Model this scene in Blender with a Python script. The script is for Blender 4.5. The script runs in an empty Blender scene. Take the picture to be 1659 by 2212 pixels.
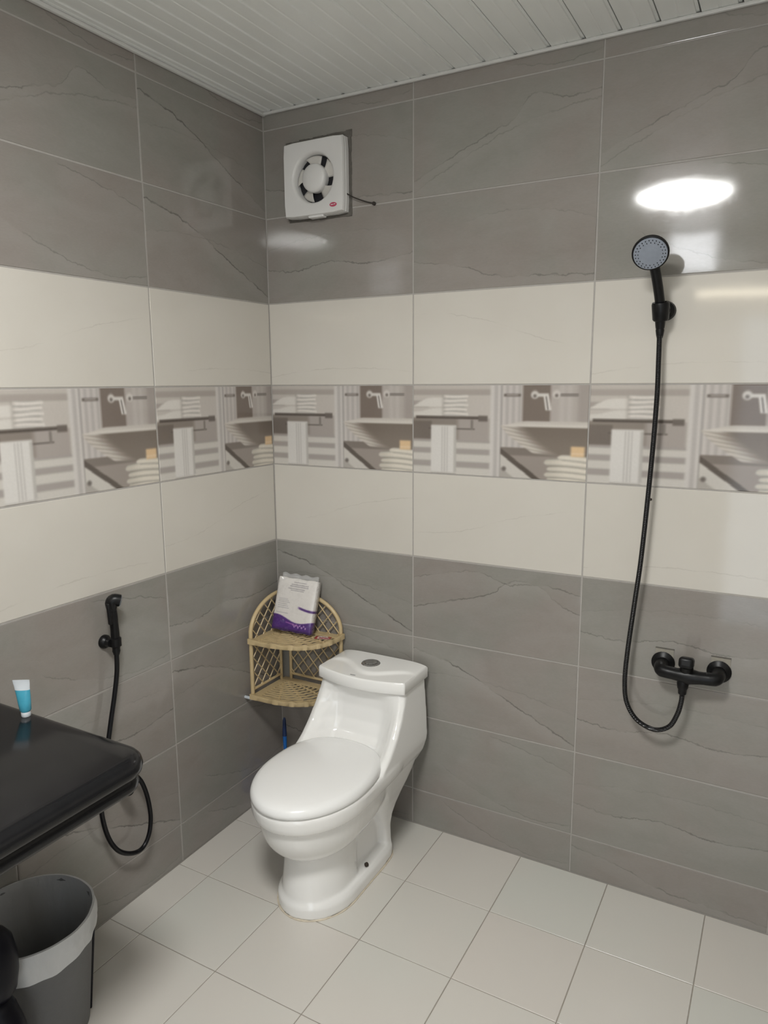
import bpy, bmesh, math, random
import numpy as np
from mathutils import Vector, Matrix, Euler
random.seed(4)
sc = bpy.context.scene
C = sc.collection
PI = math.pi
# ------------------------------------------------------------------ camera
IMG_W, IMG_H, F_PX = 1659.0, 2212.0, 1573.6
CAM = (1.7435, -2.2572, 1.6520); YAW = -0.5076; PIT = -0.1767; ROL = -0.0062
def camera():
    cam = bpy.data.cameras.new('camera'); o = bpy.data.objects.new('camera', cam); C.objects.link(o)
    cam.sensor_fit = 'HORIZONTAL'; cam.sensor_width = 36.0; cam.lens = 36.0 * F_PX / IMG_W; cam.clip_start = 0.02
    fw = Vector((math.sin(YAW) * math.cos(PIT), math.cos(YAW) * math.cos(PIT), math.sin(PIT)))
    r = Vector((math.cos(YAW), -math.sin(YAW), 0)); u = r.cross(fw)
    r2 = r * math.cos(ROL) + u * math.sin(ROL); u2 = u * math.cos(ROL) - r * math.sin(ROL)
    m = Matrix((r2, u2, -fw)).transposed().to_4x4(); m.translation = Vector(CAM)
    o.matrix_world = m; sc.camera = o
camera()
# ------------------------------------------------------------------ world, exposure
w = bpy.data.worlds.new('world'); sc.world = w; w.use_nodes = True
w.node_tree.nodes['Background'].inputs[0].default_value = (0.86, 0.93, 1.0, 1)
w.node_tree.nodes['Background'].inputs[1].default_value = 0.95
vs = sc.view_settings
vs.view_transform = 'Standard'; vs.look = 'None'; vs.gamma = 1.0; vs.use_curve_mapping = False
vs.exposure = 1.27
LAMP_E = 35.0; LAMP_POS = (1.18, -1.84); LAMP_R = 0.22
TUBE_E = 6.0; VENT_E = 6.0
# ------------------------------------------------------------------ room numbers
PR, TH, TW = 0.141, 0.30, 0.60          # cut bottom row, tile height, tile width
W0, V0 = 0.6044, 0.5889                 # first tile columns from the corner
ZC = 2.60; XR = 2.42; YF = -2.95        # ceiling, right wall, wall behind the camera
TT = 0.0014                             # how far a tile stands proud of its grout

# ------------------------------------------------------------------ materials
def srgb(r, g, b):
    f = lambda c: (c / 255 / 12.92) if c / 255 <= 0.04045 else ((c / 255 + 0.055) / 1.055) ** 2.4
    return (f(r), f(g), f(b), 1)
class NT:
    def __init__(s, name):
        s.m = bpy.data.materials.new(name); s.m.use_nodes = True; s.t = s.m.node_tree; s.b = s.t.nodes['Principled BSDF']
    def n(s, typ, **k):
        o = s.t.nodes.new(typ)
        for a, v in k.items(): setattr(o, a, v)
        return o
    def set(s, sock, v):
        if hasattr(v, 'is_output') or isinstance(v, bpy.types.NodeSocket): s.t.links.new(v, sock)
        else: sock.default_value = v
    def math(s, op, a, b=None, c=None, clamp=False):
        o = s.n('ShaderNodeMath', operation=op, use_clamp=clamp); s.set(o.inputs[0], a)
        if b is not None: s.set(o.inputs[1], b)
        if c is not None: s.set(o.inputs[2], c)
        return o.outputs[0]
    def mr(s, v, a, b, c=0.0, d=1.0, smooth=True):
        o = s.n('ShaderNodeMapRange', interpolation_type='SMOOTHSTEP' if smooth else 'LINEAR'); s.set(o.inputs[0], v)
        for i, x in enumerate((a, b, c, d)): s.set(o.inputs[i + 1], x)
        return o.outputs[0]
    def mix(s, f, a, b, typ='MIX'):
        o = s.n('ShaderNodeMix', data_type='RGBA', blend_type=typ); s.set(o.inputs[0], f); s.set(o.inputs[6], a); s.set(o.inputs[7], b)
        return o.outputs[2]
    def noise(s, vec, scale, detail=4.0, rough=0.5, dist=0.0):
        o = s.n('ShaderNodeTexNoise'); s.set(o.inputs['Vector'], vec); o.inputs['Scale'].default_value = scale
        o.inputs['Detail'].default_value = detail; o.inputs['Roughness'].default_value = rough; o.inputs['Distortion'].default_value = dist
        return o.outputs[0]
    def obj(s):
        return s.n('ShaderNodeTexCoord').outputs['Object']
    def rnd(s): return s.n('ShaderNodeObjectInfo').outputs['Random']
    def off(s, vec, k=7.0):
        r = s.math('MULTIPLY', s.rnd(), k); o = s.n('ShaderNodeVectorMath', operation='ADD'); s.set(o.inputs[0], vec)
        cb = s.n('ShaderNodeCombineXYZ'); 
        for i in range(3): s.set(cb.inputs[i], r)
        s.set(o.inputs[1], cb.outputs[0]); return o.outputs[0]
    def scale(s, vec, x, y, z):
        o = s.n('ShaderNodeVectorMath', operation='MULTIPLY'); s.set(o.inputs[0], vec); o.inputs[1].default_value = (x, y, z); return o.outputs[0]
    def bump(s, h, strength=0.1, dist=0.002):
        o = s.n('ShaderNodeBump'); o.inputs['Strength'].default_value = strength; o.inputs['Distance'].default_value = dist
        s.set(o.inputs['Height'], h); s.t.links.new(o.outputs[0], s.b.inputs['Normal'])
    def fin(s, col=None, rough=None, metal=None, spec=None, coat=None):
        if col is not None: s.set(s.b.inputs['Base Color'], col)
        if rough is not None: s.set(s.b.inputs['Roughness'], rough)
        if metal is not None: s.b.inputs['Metallic'].default_value = metal
        if spec is not None: s.b.inputs['Specular IOR Level'].default_value = spec
        if coat is not None: s.b.inputs['Coat Weight'].default_value = coat; s.b.inputs['Coat Roughness'].default_value = 0.05
        return s.m
def plain(name, col, rough=0.4, var=0.06, scale=30.0, metal=0.0, bump=0.0, spec=0.5, coat=None):
    t = NT(name); v = t.obj(); f = t.noise(v, scale)
    a = tuple(c * (1 - var) for c in col[:3]) + (1,); b = tuple(min(1, c * (1 + var)) for c in col[:3]) + (1,)
    if bump: t.bump(t.noise(v, scale * 6, 3), bump, 0.001)
    return t.fin(t.mix(f, a, b), rough, metal, spec, coat)
GREY_A, GREY_B = (0.274, 0.245, 0.222, 1), (0.262, 0.255, 0.228, 1)
def tile_gloss(t, v):
    t.bump(t.noise(v, 5.0, 2, 0.4), 0.03, 0.02)
def grey_tile(name, veins, step=None):
    """stone-look glazed tile; veins = list of (points, width, strength) in tile fractions"""
    t = NT(name); o = t.obj(); vo = t.off(o)
    sp = t.n('ShaderNodeSeparateXYZ'); t.set(sp.inputs[0], o)
    u = t.math('DIVIDE', sp.outputs[0], TW); vv = t.math('DIVIDE', sp.outputs[2], TH)
    dv = t.math('MULTIPLY', t.math('SUBTRACT', t.noise(o, 26.0, 6, 0.62), 0.5), 0.10)
    vd = t.math('ADD', vv, dv)
    soft = t.noise(vo, 3.2, 3, 0.5)
    cloud = t.noise(t.scale(vo, 1, 1, 2.2), 7.0, 7, 0.62, 0.6)
    base = t.mix(t.mr(soft, 0.36, 0.64), GREY_A, GREY_B)
    base = t.mix(t.mr(cloud, 0.3, 0.72, 0.0, 0.36, False), base, (0.34, 0.325, 0.305, 1))
    fine = t.noise(t.scale(vo, 1, 1, 3.5), 90.0, 5, 0.7)
    base = t.mix(t.mr(fine, 0.25, 0.75, 0.0, 0.22, False), base, (0.17, 0.16, 0.15, 1))
    for i, (pts, wd, st) in enumerate(veins):
        fc = t.n('ShaderNodeFloatCurve'); cm = fc.mapping.curves[0]
        cm.points[0].location = pts[0]; cm.points[1].location = pts[-1]
        for p in pts[1:-1]: cm.points.new(*p)
        fc.mapping.update(); t.set(fc.inputs['Value'], u)
        d0 = t.math('SUBTRACT', vd, fc.outputs[0]); d = t.math('ABSOLUTE', d0)
        brk = t.mr(t.noise(vo, 9.0 + i, 3), 0.33, 0.6)
        line = t.math('MULTIPLY', t.math('MULTIPLY', t.mr(d, 0.0, wd, 1.0, 0.0), brk), st * .85)
        ends = t.math('MULTIPLY', t.mr(u, pts[0][0] - 0.01, pts[0][0] + 0.05), t.mr(u, pts[-1][0] - 0.05, pts[-1][0] + 0.02, 1.0, 0.0)) if (pts[0][0] > 0.01 or pts[-1][0] < 0.99) else 1.0
        line = t.math('MULTIPLY', line, ends)
        halo = t.math('MULTIPLY', t.mr(d0, -0.22, 0.0, 0.0, 1.0), t.mr(d0, -0.01, 0.005, 1.0, 0.0))
        base = t.mix(t.math('MULTIPLY', t.math('MULTIPLY', halo, ends), 0.16 * st), base, (0.44, 0.42, 0.39, 1))
        base = t.mix(line, base, (0.10, 0.092, 0.085, 1))
    tile_gloss(t, vo)
    return t.fin(base, t.mr(fine, 0.2, 0.8, 0.05, 0.10), spec=0.5)
DES = {
 'A': [([(0, .86), (.3, .72), (.55, .48), (.8, .25), (1, .06)], .014, .95), ([(0, .55), (.4, .60), (1, .42)], .010, .25)],
 'B': [([(0, .74), (.2, .84), (.42, .90), (.6, .80), (.75, .84), (1, .78)], .011, .7), ([(0, .38), (.25, .52), (.48, .66), (.62, .84), (.75, .84), (.88, .66), (1, .56)], .012, .75)],
 'C': [([(0, .40), (.25, .37), (.45, .44), (.7, .38), (1, .45)], .010, .75), ([(0, .62), (.4, .74), (1, .70)], .010, .22)],
 'D': [([(0, .16), (.2, .34), (.4, .50), (.55, .60), (.68, .82), (.82, .74), (1, .76)], .011, .6), ([(0, .05), (.35, .38), (.6, .56), (1, .68)], .012, .35)],
 'E': [([(.2, .42), (.5, .16), (.75, .06), (1, .10)], .010, .45), ([(.5, .95), (.75, .86), (1, .72)], .010, .5)],
 'F': [([(0, .34), (.3, .24), (.5, .12), (.75, .10), (1, .07)], .012, .65), ([(.3, .70), (.6, .76), (1, .60)], .008, .3)],
}
MG = {k: grey_tile('grey_stone_tile_' + k, v) for k, v in DES.items()}
def cream_tile(name, pts):
    t = NT(name); o = t.obj(); vo = t.off(o)
    sp = t.n('ShaderNodeSeparateXYZ'); t.set(sp.inputs[0], o)
    u = t.math('DIVIDE', sp.outputs[0], TW); vv = t.math('DIVIDE', sp.outputs[2], TH)
    vd = t.math('ADD', vv, t.math('MULTIPLY', t.math('SUBTRACT', t.noise(o, 26.0, 6, 0.6), 0.5), 0.07))
    base = t.mix(t.noise(vo, 6.0, 5), (0.575, 0.543, 0.487, 1), (0.615, 0.588, 0.537, 1))
    fc = t.n('ShaderNodeFloatCurve'); cm = fc.mapping.curves[0]; cm.points[0].location = pts[0]; cm.points[1].location = pts[-1]
    for p in pts[1:-1]: cm.points.new(*p)
    fc.mapping.update(); t.set(fc.inputs['Value'], u)
    d = t.math('ABSOLUTE', t.math('SUBTRACT', vd, fc.outputs[0]))
    ln = t.math('MULTIPLY', t.mr(d, 0, .009, 1, 0), t.mr(t.noise(vo, 7.0), .4, .62))
    base = t.mix(t.math('MULTIPLY', ln, .3), base, (0.36, 0.33, 0.29, 1))
    tile_gloss(t, vo)
    return t.fin(base, 0.07)
MC = {'a': cream_tile('cream_tile_a', [(0, .3), (.3, .36), (.6, .55), (1, .7)]),
      'b': cream_tile('cream_tile_b', [(0, .78), (.35, .72), (.7, .5), (1, .33)]),
      'c': cream_tile('cream_tile_c', [(0, .1), (.5, .2), (1, .15)])}
def attr_mat(name, rough, coat=None, crinkle=0.0, gloss=True):
    t = NT(name); a = t.n('ShaderNodeAttribute'); a.attribute_name = 'print'
    f = t.noise(t.obj(), 120.0, 4); col = t.mix(t.mr(f, .2, .8, 0.0, .10, False), a.outputs['Color'], (0.25, 0.23, 0.21, 1))
    if crinkle:
        wv = t.n('ShaderNodeTexWave', wave_type='BANDS', bands_direction='DIAGONAL'); t.set(wv.inputs[0], t.scale(t.obj(), -1, 1, 1.6))
        wv.inputs['Scale'].default_value = 7.0; wv.inputs['Distortion'].default_value = 9.0; wv.inputs['Detail'].default_value = 3.0; wv.inputs['Detail Scale'].default_value = 2.2
        bp_ = t.n('ShaderNodeBump'); bp_.inputs['Strength'].default_value = crinkle; bp_.inputs['Distance'].default_value = .02; t.set(bp_.inputs['Height'], t.math('POWER', wv.outputs[1], 3.0))
        t.t.links.new(bp_.outputs[0], t.b.inputs['Coat Normal'])
    elif gloss: tile_gloss(t, t.off(t.obj()))
    return t.fin(col, rough, coat=coat)
M_DECO = attr_mat('printed_border_tile', 0.08)
M_GROUT = plain('grout_light_grey', (0.38, 0.36, 0.335, 1), 0.85, 0.12, 60)
M_GROUTF = plain('grout_floor', (0.31, 0.28, 0.24, 1), 0.9, 0.35, 6)
def floor_mat():
    t = NT('floor_tile_cream'); v = t.off(t.obj()); r = t.rnd()
    base = t.mix(r, (0.63, 0.595, 0.55, 1), (0.61, 0.61, 0.563, 1))
    base = t.mix(t.mr(t.noise(v, 3.0, 2, .4), .3, .7, 0, .5), base, (0.64, 0.597, 0.55, 1))
    t.bump(t.noise(v, 40.0, 4), .04, .002)
    return t.fin(base, .3)
M_FLOOR = floor_mat()
def plank_mat():
    t = NT('ceiling_pvc'); v = t.off(t.obj())
    base = t.mix(t.noise(t.scale(v, 9, .5, 1), 6.0, 3), (0.82, 0.84, 0.82, 1), (0.87, 0.89, 0.87, 1))
    t.bump(t.noise(t.scale(v, 20, .4, 1), 5.0, 2), .05, .004)
    return t.fin(base, 0.3)
M_PLANK = plank_mat(); M_PVCTRIM = plain('pvc_trim', (0.62, 0.62, 0.60, 1), .35)
def band_wall():
    t = NT('far_wall_tiles'); p = t.n('ShaderNodeNewGeometry').outputs['Position']; sp = t.n('ShaderNodeSeparateXYZ'); t.set(sp.inputs[0], p)
    z = sp.outputs[2]; m = t.math('MULTIPLY', t.math('GREATER_THAN', z, PR + 3 * TH), t.math('LESS_THAN', z, PR + 6 * TH))
    g = t.mix(t.noise(p, 6.0, 6), GREY_A, GREY_B); base = t.mix(m, g, (0.67, 0.63, 0.57, 1))
    jz = t.math('ABSOLUTE', t.math('SUBTRACT', t.math('FRACT', t.math('DIVIDE', t.math('SUBTRACT', z, PR - 1.5), TH)), .5))
    base = t.mix(t.mr(jz, .49, .5, 0, .6), base, (0.35, 0.33, 0.3, 1))
    return t.fin(base, .16)
M_BAND = band_wall()
M_CERAMIC = plain('white_glazed_ceramic', (0.87, 0.865, 0.845, 1), 0.07, 0.01, 8, coat=0.3)
M_SEATPL = plain('white_seat_plastic', (0.87, 0.87, 0.86, 1), 0.22, 0.01, 8)
M_CHROME = plain('chrome', (0.55, 0.55, 0.56, 1), 0.12, 0.05, 20, metal=1.0)
M_CAULK = plain('yellowed_caulk', (0.62, 0.55, 0.44, 1), 0.6, 0.25, 60, bump=.4)
M_RUST = plain('dark_bolt', (0.035, 0.024, 0.016, 1), 0.6, 0.4, 200)
M_BEIGE = plain('beige_plastic', (0.56, 0.435, 0.245, 1), 0.35, 0.08, 40)
M_BLACK = plain('matte_black_metal', (0.005, 0.005, 0.0055, 1), 0.36, 0.2, 60, spec=.28)
M_BLACKS = plain('black_hose_plastic', (0.004, 0.004, 0.005, 1), 0.3, 0.2, 60, spec=.3)
def hose_mat():
    t = NT('black_spiral_hose'); g = t.n('ShaderNodeTexWave', wave_type='BANDS', bands_direction='Z'); t.set(g.inputs[0], t.obj()); g.inputs['Scale'].default_value = 60.0
    t.bump(g.outputs[1], .6, .002); return t.fin((0.006, 0.006, 0.007, 1), .25, spec=.4)
M_HOSE = hose_mat()
M_FACE = plain('spray_face_grey', (0.24, 0.27, 0.32, 1), 0.35, 0.1, 90)
M_FANW = plain('white_fan_plastic', (0.72, 0.715, 0.70, 1), 0.3, 0.03, 20)
M_FANB = plain('fan_blade_plastic', (0.62, 0.60, 0.56, 1), 0.35, 0.05, 20)
M_DARK = plain('dark_void', (0.012, 0.012, 0.016, 1), 0.6, 0.2, 40)
M_RED = plain('red_print', (0.50, 0.07, 0.13, 1), 0.4, 0.25, 300)
M_MORTAR = plain('rough_mortar', (0.13, 0.12, 0.105, 1), 0.9, 0.35, 60, bump=.8)
M_CUT = plain('pale_filler', (0.30, 0.28, 0.235, 1), 0.8, 0.15, 80)
M_CORD = plain('brown_cord', (0.03, 0.024, 0.02, 1), 0.6)
def granite():
    t = NT('black_granite'); v = t.obj(); s = t.n('ShaderNodeTexVoronoi'); t.set(s.inputs['Vector'], v); s.inputs['Scale'].default_value = 260.0
    sp = t.math('MULTIPLY', t.mr(s.outputs['Distance'], .0, .16, 1, 0), t.mr(t.noise(v, 40.0), .56, .66))
    base = t.mix(t.noise(v, 14.0, 5), (0.006, 0.006, 0.007, 1), (0.014, 0.014, 0.015, 1)); base = t.mix(t.math('MULTIPLY', sp, .5), base, (0.16, 0.16, 0.16, 1))
    return t.fin(base, .15, spec=.27)
M_GRANITE = granite()
M_BIN = plain('grey_bin_plastic', (0.115, 0.117, 0.12, 1), 0.5, 0.08, 60, bump=.3)
def liner_mat():
    t = NT('white_bin_liner'); f = t.noise(t.scale(t.obj(), 1, 1, .4), 30.0, 4, .5, 1.0)
    t.fin(t.mix(f, (0.62, 0.64, 0.65, 1), (0.78, 0.79, 0.80, 1)), .3); t.bump(f, .5, .006)
    t.b.inputs['Alpha'].default_value = 0.80; return t.m
M_LINER = liner_mat()
def liner_in():
    t = NT('thin_bin_liner'); f = t.noise(t.scale(t.obj(), 1, 1, .3), 24.0, 3, .5, 1.2)
    t.fin((0.55, 0.56, 0.57, 1), .3); t.bump(f, .5, .006); t.b.inputs['Alpha'].default_value = 0.62; return t.m
M_LINERI = liner_in()
M_NAVY = plain('dark_navy_plastic', (0.003, 0.003, 0.007, 1), 0.4, 0.2, 30, spec=.2)
M_GEL = plain('blue_gel', (0.07, 0.36, 0.50, 1), 0.18, 0.12, 60)
M_CLEAR = plain('cloudy_clear_plastic', (0.58, 0.62, 0.66, 1), 0.25, 0.08, 50)
M_BLUE = plain('blue_plastic', (0.012, 0.13, 0.45, 1), 0.3, 0.1, 40)
M_PACK = attr_mat('tissue_pack_print', 0.3, coat=1.0, crinkle=0.95)
M_SACHET = attr_mat('sachet_print', 0.3, coat=0.5, crinkle=0.3)
def film():
    t = NT('clear_film'); f = t.noise(t.obj(), 40.0, 3); t.bump(f, .6, .01); t.fin((0.75, 0.75, 0.75, 1), .12); t.b.inputs['Alpha'].default_value = .3; return t.m
M_FILM = film()
def emit(name, col, e):
    t = NT(name); t.fin(col, .4); t.b.inputs['Emission Color'].default_value = col; t.b.inputs['Emission Strength'].default_value = e; return t.m

# ------------------------------------------------------------------ mesh helpers
class MB:
    def __init__(s): s.v = []; s.f = []
    def add(s, vs_, fs):
        k = len(s.v); s.v += [tuple(p) for p in vs_]; s.f += [tuple(i + k for i in f) for f in fs]; return s
    def box(s, c, d, m=None):
        hx, hy, hz = d[0] / 2, d[1] / 2, d[2] / 2; P = []
        for sz in (-1, 1):
            for sx, sy in ((-1, -1), (1, -1), (1, 1), (-1, 1)):
                p = Vector((sx * hx, sy * hy, sz * hz)); p = (m @ p) if m else p; P.append(p + Vector(c))
        return s.add(P, [(3, 2, 1, 0), (4, 5, 6, 7), (0, 1, 5, 4), (1, 2, 6, 5), (2, 3, 7, 6), (3, 0, 4, 7)])
    def loft(s, rings, cap0=True, cap1=True):
        n = len(rings[0]); V = [p for r in rings for p in r]; F = []
        for i in range(len(rings) - 1):
            for j in range(n):
                a, b = i * n + j, i * n + (j + 1) % n; F.append((a, b, b + n, a + n))
        if cap0: F.append(tuple(range(n - 1, -1, -1)))
        if cap1: F.append(tuple((len(rings) - 1) * n + j for j in range(n)))
        return s.add(V, F)
    def tube(s, path, r, n=10, caps=True):
        P = [Vector(p) for p in path]; rr = r if isinstance(r, (list, tuple)) else [r] * len(P)
        T = [(P[min(i + 1, len(P) - 1)] - P[max(i - 1, 0)]).normalized() for i in range(len(P))]
        a = Vector((0, 0, 1)) if abs(T[0].z) < .9 else Vector((1, 0, 0)); N = (a - T[0] * a.dot(T[0])).normalized(); R = []
        for i in range(len(P)):
            N = (N - T[i] * N.dot(T[i])).normalized(); B = T[i].cross(N)
            R.append([P[i] + (N * math.cos(2 * PI * k / n) + B * math.sin(2 * PI * k / n)) * rr[i] for k in range(n)])
        return s.loft(R, caps, caps)
    def lathe(s, prof, o=(0, 0, 0), axis=(0, 0, 1), n=32, cap0=True, cap1=True):
        ax = Vector(axis).normalized(); a = Vector((1, 0, 0)) if abs(ax.x) < .9 else Vector((0, 1, 0))
        U = (a - ax * a.dot(ax)).normalized(); V = ax.cross(U); o = Vector(o)
        return s.loft([[o + ax * h + (U * math.cos(2 * PI * k / n) + V * math.sin(2 * PI * k / n)) * r for k in range(n)] for r, h in prof], cap0, cap1)
    def mesh(s, name, smooth=False, org=(0, 0, 0), angle=40):
        me = bpy.data.meshes.new(name); o = Vector(org)
        me.from_pydata([tuple(Vector(p) - o) for p in s.v], [], s.f); me.update()
        bm = bmesh.new(); bm.from_mesh(me); bmesh.ops.recalc_face_normals(bm, faces=bm.faces); bm.to_mesh(me); bm.free()
        if smooth:
            me.shade_smooth()
            if angle < 180: me.set_sharp_from_angle(angle=math.radians(angle))
        return me
    def build(s, name, mat, parent=None, smooth=False, org=(0, 0, 0), bevel=0, seg=2, angle=40):
        return link(name, s.mesh(name, smooth, org, angle), mat, parent, bevel, seg)
def link(name, me, mat, parent=None, bevel=0, seg=2):
    o = bpy.data.objects.new(name, me); C.objects.link(o); o.parent = parent
    if mat is not None:
        if not me.materials: me.materials.append(mat)
        elif me.materials[0] is not mat: o.material_slots[0].link = 'OBJECT'; o.material_slots[0].material = mat
    if bevel:
        b = o.modifiers.new('bevel', 'BEVEL'); b.width = bevel; b.segments = seg; b.limit_method = 'ANGLE'; b.angle_limit = math.radians(35)
    return o
def tag(o, label, cat, group=None):
    o['label'] = label; o['category'] = cat
    if group: o['group'] = group
    return o
def thing(name, label, cat, loc=(0, 0, 0), rz=0.0, group=None):
    o = bpy.data.objects.new(name, None); C.objects.link(o); o.empty_display_size = .05
    o.location = loc; o.rotation_euler = (0, 0, rz); return tag(o, label, cat, group)
def struct(o): o['kind'] = 'structure'; return o
def smooth_path(pts, n=8):
    P = [Vector(p) for p in pts]; out = []
    for i in range(len(P) - 1):
        p0, p1, p2, p3 = P[max(i - 1, 0)], P[i], P[i + 1], P[min(i + 2, len(P) - 1)]
        for k in range(n):
            t = k / n
            out.append(.5 * ((2 * p1) + (p2 - p0) * t + (2 * p0 - 5 * p1 + 4 * p2 - p3) * t * t + (3 * p1 - p0 - 3 * p2 + p3) * t ** 3))
    return out + [P[-1]]

# ------------------------------------------------------------------ walls and their tiles
wall_back = struct(MB().box(((XR) / 2 + .05, .05 + TT, ZC / 2), (XR + .3, .1, ZC + .1)).build('wall_back', M_GROUT))
wall_left = struct(MB().box((-.05 - TT, YF / 2, ZC / 2), (.1, -YF + .2, ZC + .1)).build('wall_left', M_GROUT))
wall_right = struct(MB().box((XR + .05, YF / 2, ZC / 2), (.1, -YF + .1, ZC + .1)).build('wall_right', M_BAND))
DX0, DX1, DZ = 1.40, 2.22, 2.06
wall_front = struct(MB().box(((DX0 - .1) / 2, YF - .05, ZC / 2), (DX0 + .1, .1, ZC + .1)).box(((DX0 + DX1) / 2, YF - .05, (DZ + ZC + .05) / 2), (DX1 - DX0, .1, ZC + .05 - DZ)).box(((DX1 + XR + .1) / 2, YF - .05, ZC / 2), (XR + .1 - DX1, .1, ZC + .1)).build('wall_front', M_BAND))
door_1 = bpy.data.objects.new('door_1', None); C.objects.link(door_1); door_1.location = ((DX0 + DX1) / 2, YF, 0); struct(door_1)
GAP = 0.0046
def tile_mesh(wd, ht, bv=0.0018):
    """one tile, lower-left corner at the origin, face towards -y"""
    g = GAP / 2; x0, x1, z0, z1 = g, wd - g, g, ht - g; b = bv
    R = [[(x0, TT, z0), (x1, TT, z0), (x1, TT, z1), (x0, TT, z1)],
         [(x0, b * .6, z0), (x1, b * .6, z0), (x1, b * .6, z1), (x0, b * .6, z1)],
         [(x0 + b * .4, b * .12, z0 + b * .4), (x1 - b * .4, b * .12, z0 + b * .4), (x1 - b * .4, b * .12, z1 - b * .4), (x0 + b * .4, b * .12, z1 - b * .4)],
         [(x0 + b, 0, z0 + b), (x1 - b, 0, z0 + b), (x1 - b, 0, z1 - b), (x0 + b, 0, z1 - b)]]
    return MB().loft(R).mesh('tile')
def deco_colour(U, T):
    """printed bathroom picture; U across 0..1, T down from the top 0..1; returns sRGB-ish 0..255"""
    S = lambda x, a, b: np.clip((x - a) / (b - a), 0, 1) ** 2 * (3 - 2 * np.clip((x - a) / (b - a), 0, 1))
    def band(x, a, b, e=.006): return S(x, a - e, a + e) * (1 - S(x, b - e, b + e))
    def rect(a, b, c, d, e=.006, f=.012): return band(U, a, b, e) * band(T, c, d, f)
    img = np.zeros(U.shape + (3,)); img[:] = (178, 172, 166)
    def put(m, c): 
        m = np.clip(m, 0, 1)[..., None]; img[:] = img * (1 - m) + np.array(c, float) * m
    put(rect(-1, .48, .05, .115), (160, 153, 147)); put(rect(-1, .48, .115, .36), (181, 175, 169))
    put(rect(-1, .10, .175, .25), (158, 151, 146)); 
    # folded towels on the rack
    put(rect(-1, .34, .30, .345), (192, 188, 182))
    body = band(U, -1, .21) * S(T, .13 + .10 * (1 - S(U, -.02, .16)) ** 2, .15 + .10 * (1 - S(U, -.02, .16)) ** 2) * (1 - S(T, .23, .25))
    put(body, (200, 196, 190))
    put(band(U, -1, .21) * S(T, .245 + .05 * (1 - S(U, .0, .16)), .265 + .05 * (1 - S(U, .0, .16))) * (1 - S(T, .335, .35)), (198, 194, 188))
    for k in range(5):
        yk = .127 + .047 * k; d = np.abs(T - yk - .004 * np.sin(U * 30 + k)) / .0245
        m = (1 - S(d, .9, 1.05)) * S(U, .185, .20) * (1 - S(U, .338 - .018 * d ** 2 - .006 * (k % 2), .346 - .018 * d ** 2 - .006 * (k % 2)))
        img[:] = img * (1 - m[..., None]) + (m * (206 - 62 * np.clip(d, 0, 1) ** 2.2))[..., None] * np.array((1, .975, .945))
    put(np.exp(-((U - .19) / .010) ** 2) * band(T, .11, .345) * .35, (140, 133, 127))
    # rack and the dark gap under it
    put(rect(-1, .43, .365, .63), (132, 124, 117)); put(rect(-1, .12, .40, .63), (112, 104, 98)); put(rect(.28, .47, .36, .62, .02), (158, 151, 146))
    put(rect(.02, .44, .345, .372, .004, .006), (84, 77, 72)); put(rect(.40, .455, .335, .395, .004), (104, 97, 92)); put(rect(.10, .38, .478, .49, .004, .005), (92, 86, 82))
    put(rect(.355, .37, .38, .49, .003), (125, 119, 114))
    # radiator bars
    put(rect(-1, .48, .62, 1.1), (190, 186, 180))
    for a, b in ((.605, .635), (.70, .765), (.845, .915)): put(rect(-1, .48, a, b), (156, 150, 146))
    # hanging towel
    put(rect(.115, .27, .445, .985), (200, 197, 193)); put(rect(.115, .27, .975, 1.01) * .5, (150, 145, 140))
    for x in (.185, .20, .215): put(rect(x - .002, x + .002, .46, .97, .003) * .6, (140, 135, 132))
    put(rect(.255, .272, .46, .97, .005) * .5, (150, 145, 140))
    # pillar, curtain
    put(rect(.47, .54, -1, 2, .008), (192, 188, 184)); put(rect(.492, .512, -1, 2, .008), (172, 167, 164)); put(rect(.525, .54, -1, 2, .006), (160, 155, 152))
    cur = rect(.54, .66, -1, .70); put(cur, (190, 185, 181)); 
    for x in (.565, .60, .635): put(cur * np.exp(-((U - x) / .012) ** 2) * .7, (160, 154, 151))
    put(rect(.545, .64, .095, .125, .004, .008), (110, 103, 98)); put(rect(.56, .625, .105, .112, .004, .004), (190, 186, 182))
    # tiled splash panel and taps
    put(rect(.65, .81, -1, .40), (118, 108, 101)); rt = rect(.80, 1.2, -1, .40); put(rt, (168, 161, 156))
    for x in (.86, .90): put(rt * np.exp(-((U - x) / .016) ** 2) * .5, (186, 181, 177))
    put(rt * S(U, .93, .96) * .5, (140, 133, 128))
    for cx, cy in ((.715, .105), (.83, .10)):
        r = np.hypot((U - cx) * 2, T - cy); put(1 - S(r, .03, .055), (192, 187, 182)); r = np.hypot((U - cx) * 2, T - cy - .012); put((1 - S(r, .008, .028)) * .8, (96, 89, 84))
    put(rect(.73, .79, .09, .125, .004, .008), (196, 192, 187)); put(rect(.85, .945, .095, .118, .003, .006), (76, 70, 66)); put(rect(.85, .945, .104, .110, .003, .003), (214, 210, 205))
    sp_ = band(U - (T - .1) * .09, .76, .79, .003) * band(T, .11, .265, .01); put(sp_, (205, 201, 197)); put(band(U - (T - .1) * .09, .771, .777, .002) * band(T, .12, .26, .01), (90, 84, 80))
    # countertop under the bowl, drawers
    diag = .68 + (U - .53) * 1.42
    put(S(U, .528, .535) * S(T, .665, .675), (146, 138, 132)); put(S(U, .528, .535) * S(T, .66, .668) * (1 - S(T, .74, .76)), (122, 114, 108))
    put(S(U, .528, .535) * S(T, diag - .015, diag) , (92, 85, 79)); put(S(U, .528, .535) * S(T, diag + .05, diag + .065), (188, 184, 178))
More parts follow.
